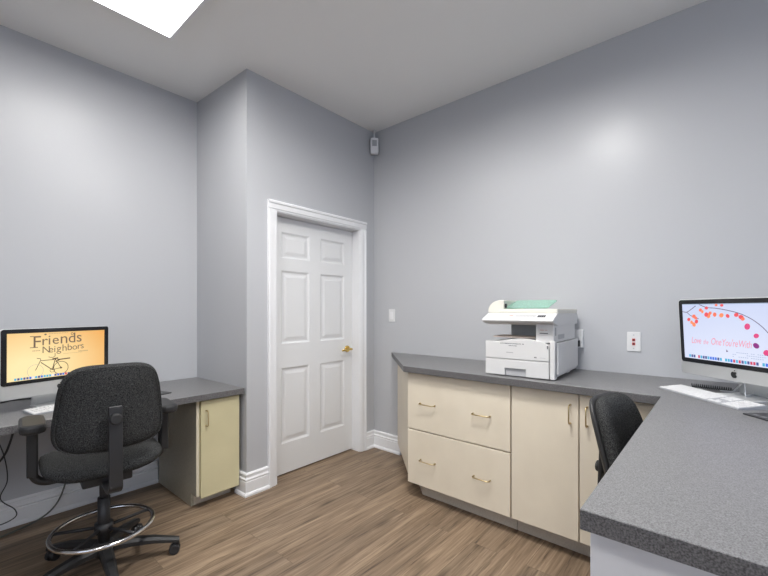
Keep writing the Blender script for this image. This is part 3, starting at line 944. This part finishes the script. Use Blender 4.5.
# ------------------------------------------------------------------ chairs
def swivel_base(t, col_top, ring):
    """five star base with casters, column; parts of the chair t"""
    hub = MB(); hub.lathe([(0, .085), (.045, .085), (.050, .10), (.045, .135), (.032, .145), (0, .145)], 24)
    hub.build('hub', M['charplastic'], t)
    col = MB(); col.cyl((0, 0, .14), (0, 0, col_top - .10), .027, n=20); col.cyl((0, 0, col_top - .12), (0, 0, col_top), .019, n=20)
    col.build('column', M['black'], t)
    for k in range(5):
        an = R(T_OFF + 72 * k)
        c, s = math.cos(an), math.sin(an)
        arm = MB()
        pr = [(.035, .115, .030), (.12, .112, .027), (.22, .098, .023), (.30, .078, .019), (.335, .070, .017)]
        # tapered leg with an arched section
        def fn(arm=arm, c=c, s=s):
            rings = []
            for r, z, hw in pr:
                ring_ = []
                for u, v in ((-1, -.7), (1, -.7), (1, .3), (.55, 1), (-.55, 1), (-1, .3)):
                    ring_.append(arm.bm.verts.new((r * c - u * hw * s, r * s + u * hw * c, z + v * hw * .75)))
                rings.append(ring_)
            fs = []
            for p, q_ in zip(rings, rings[1:]):
                for i in range(6):
                    fs.append(arm.bm.faces.new((p[i], p[(i + 1) % 6], q_[(i + 1) % 6], q_[i])))
            fs.append(arm.bm.faces.new(rings[0][::-1])); fs.append(arm.bm.faces.new(rings[-1]))
            bmesh.ops.recalc_face_normals(arm.bm, faces=fs)
        arm._new(fn)
        leg = arm.build('leg', M['charplastic'], t)
        cs = MB()
        x, y = .325 * c, .325 * s
        cs.cyl((x, y, .072), (x, y, .045), .012, n=12)
        aw = an + R(35 + 50 * k)
        wx, wy = math.cos(aw), math.sin(aw)
        ox, oy = x - wy * .012, y + wx * .012
        for sg in (-1, 1):
            p0 = (ox + wx * .006 * sg, oy + wy * .006 * sg, .027); p1 = (ox + wx * .024 * sg, oy + wy * .024 * sg, .027)
            cs.cyl(p0, p1, .027, .025, 18, .003)
        cs.cyl((ox - wx * .01, oy - wy * .01, .034), (ox + wx * .01, oy + wy * .01, .034), .022, n=14)
        cs.build('caster', M['black'], leg)
    if ring:
        rr = .212; z = ring
        fr = MB(); fr.tube([(rr * math.cos(2 * PI * i / 56), rr * math.sin(2 * PI * i / 56), z) for i in range(56)], .0105, 12, True)
        f_ = fr.build('foot_ring', M['chrome'], t)
        sp = MB()
        sp.lathe([(0, z - .022), (.040, z - .022), (.040, z + .022), (0, z + .022)], 20)
        for k in range(5):
            an = R(T_OFF + 30 + 72 * k)
            sp.cyl((.03 * math.cos(an), .03 * math.sin(an), z), ((rr - .004) * math.cos(an), (rr - .004) * math.sin(an), z), .008, n=10)
        sp.build('ring_spokes', M['black'], f_)

def chair(label, loc, rotz, seat_z, back_z, back_h, back_w, back_y, lean, arms, ring, shell):
    """local +y is forward"""
    t = thing('office_chair', label, 'chair', loc, rotz)
    swivel_base(t, seat_z - .04, ring)
    # seat: pad lying flat with rolled front
    def sc(x, y, z):
        return (x, z + .03, -y + .10 * max(0, abs(x) / .25) ** 3 * .25 - (max(0, z - .10) ** 2) * 1.2)
    MB().pillow(.49, .46, .085, 3.6, 5.0, sc, Matrix.Translation((0, 0, seat_z + .045))).build('seat', M['fabric'], t)
    u = MB(); u.box(-.10, .10, -.13, .15, seat_z - .035, seat_z + .008, .008); u.cyl((.10, .05, seat_z - .015), (.22, .07, seat_z - .02), .006, n=8)
    u.build('seat_mechanism', M['black'], t)
    # backrest, leaning, curved round the sitter
    mt = Matrix.Translation((0, back_y, back_z)) @ Matrix.Rotation(R(lean), 4, 'X')
    TP = .30
    def bc(x, y, z): x *= 1 - TP * (z / back_h + .35) * .7; return (x, y + .9 * x * x - .02 - .10 * z * z, z)
    bk = MB().pillow(back_w, back_h, .075, 4.2, 6.0, bc, mt); bk_ = bk.build('backrest', M['fabric'], t)
    # welt round the pad
    def rim(a, k=1.0):
        c, s = math.cos(a), math.sin(a)
        return (math.copysign(abs(c) ** (2 / 4.2), c) * back_w / 2 * k, math.copysign(abs(s) ** (2 / 4.2), s) * back_h / 2 * k)
    if shell:
        sh = MB()
        def sc2(x, y, z): x *= 1 - TP * (z / back_h + .35) * .7; return (x, y + .9 * x * x - .052 - .10 * z * z, z)
        sh.pillow(back_w + .012, back_h + .012, .034, 4.2, 8.0, sc2, mt)
        s_ = sh.build('back_shell', M['charplastic'], t)
    else:
        wl = MB()
        pts = []
        for i in range(96):
            x, z = rim(2 * PI * (i + .5) / 96, .955)
            pts.append(mt @ Vector(bc(x, -.0325, z)))
        wl.tube(pts, .0028, 6, True)
        wl.build('piping', M['fabric'], bk_)
    # flat bar up the back with its knob
    jb = MB()
    yb = back_y - .075
    path = [(0.0, seat_z - .02), (yb * .75, seat_z - .028), (yb - .012, seat_z + .00), (yb - .022, seat_z + .06), (yb - .014, back_z - .05), (yb - .012, back_z + .012)]
    pp = smooth_path([(0, y, z) for y, z in path], 6)
    nrm = []
    for i, p in enumerate(pp):
        d = (pp[min(i + 1, len(pp) - 1)] - pp[max(i - 1, 0)]).normalized()
        nrm.append(Vector((0, d.z, -d.y)))
    outl = [(p.y + q_.y * .007, p.z + q_.z * .007) for p, q_ in zip(pp, nrm)] + [(p.y - q_.y * .007, p.z - q_.z * .007) for p, q_ in zip(pp[::-1], nrm[::-1])]
    jb.prism(outl, -.026, .026, 'x', .002, 1)
    j_ = jb.build('back_bar', M['black'], t)
    kz = back_z - .042 if not shell else back_z - .13
    ky = yb - .006
    MB().cyl((0, ky, kz), (0, ky - .034, kz), .026, .023, 20, .004).build('knob', M['charplastic'], j_)
    if arms:
        for sg in (-1, 1):
            ar = MB()
            px = .268 * sg
            ps = smooth_path([(.12 * sg, 0.02, seat_z - .005), (.22 * sg, .02, seat_z - .004), (.262 * sg, .02, seat_z + .03), (.268 * sg, .012, seat_z + .10), (.266 * sg, -.002, arms - .04)], 6)
            ar.tube(ps, .0175, 10)
            ar.rbox(px - .020, px + .020, -.026, .036, seat_z + .04, arms - .028, .010, 'z', .003)
            a_ = ar.build('arm_post', M['charplastic'], t)
            p = MB().rbox(px - .046, px + .046, -.125, .125, arms - .042, arms, .040, 'z', .013)
            p.build('arm_pad', M['charplastic'], a_)
    return t

T_OFF = -90.0
chair('tall charcoal fabric drafting chair with armrests and chrome foot ring at the left desk', (.572, 2.35, 0), R(84 - 90),
      seat_z=.505, back_z=.862, back_h=.40, back_w=.445, back_y=-.225, lean=6, arms=.80, ring=.215, shell=False)
T_OFF = -80.0
fa = math.atan2(-.985, -.17)
bx, by = 1.866, .300
BY = -.235
chair('charcoal fabric chair with plastic back shell tucked under the right countertop', (bx - math.cos(fa) * BY, by - math.sin(fa) * BY, 0), fa - PI / 2,
      seat_z=.435, back_z=.760, back_h=.39, back_w=.385, back_y=BY, lean=15, arms=None, ring=None, shell=True)

# ------------------------------------------------------------------ loose cables
cord('black_cable', [(.36, 3.21, DB - .004), (.345, 3.19, .66), (.325, 3.18, .58), (.29, 3.18, .46), (.24, 3.19, .40), (.19, 3.20, .47), (.18, 3.2, .60), (.2, 3.21, DB - .004)], .006, M['black'], 'thick black cord hanging under the left desk')
cord('floor_cable', [(.585, 3.205, .50), (.58, 3.20, .30), (.565, 3.195, .17), (.52, 3.19, .07), (.44, 3.17, .02), (.30, 3.13, .006), (.15, 3.08, .005), (.02, 3.05, .005)], .005, M['cord'], 'grey cable hanging down and trailing along the left baseboard')
cord('looped_cable', [(.24, 3.215, .60), (.285, 3.20, .45), (.30, 3.19, .30), (.27, 3.19, .20), (.33, 3.18, .12), (.33, 3.17, .075), (.25, 3.16, .06), (.15, 3.17, .09)], .003, M['black'], 'thin dark cable looping against the wall under the left desk')
w_ = MB()
def lc(x, y, z):
    """point given in the place, in the right computer's own frame"""
    v = Vector((x - pcR.location.x, y - pcR.location.y)); an = pcR.rotation_euler.z
    return (v.x * math.cos(an) + v.y * math.sin(an), -v.x * math.sin(an) + v.y * math.cos(an), z - CT)
w_.tube([lc(*p) for p in smooth_path([(2.40, -.085, 1.0), (2.395, -.075, .985), (2.44, -.045, .935), (2.455, -.032, .9195), (2.45, .01, .9185)], 6)], .0034, 8)
w_.tube([lc(*p) for p in smooth_path([(2.395, -.085, 1.0), (2.375, -.075, .985), (2.350, -.073, .935), (2.348, -.076, .924), (2.40, -.10, .924), (2.47, -.13, .94)], 6)], .0034, 8)
w_.build('cable', M['white'], pcR)['label'] = 'white cable'
cord('cable', [(.10, 3.19, DT + .005), (.27, 3.20, DT + .005), (.32, 3.235, DT + .005), (.38, 3.22, DT + .005), (.46, 3.20, DT + .005)], .005, M['black'], 'black cord lying on the left desk behind the orange screen')
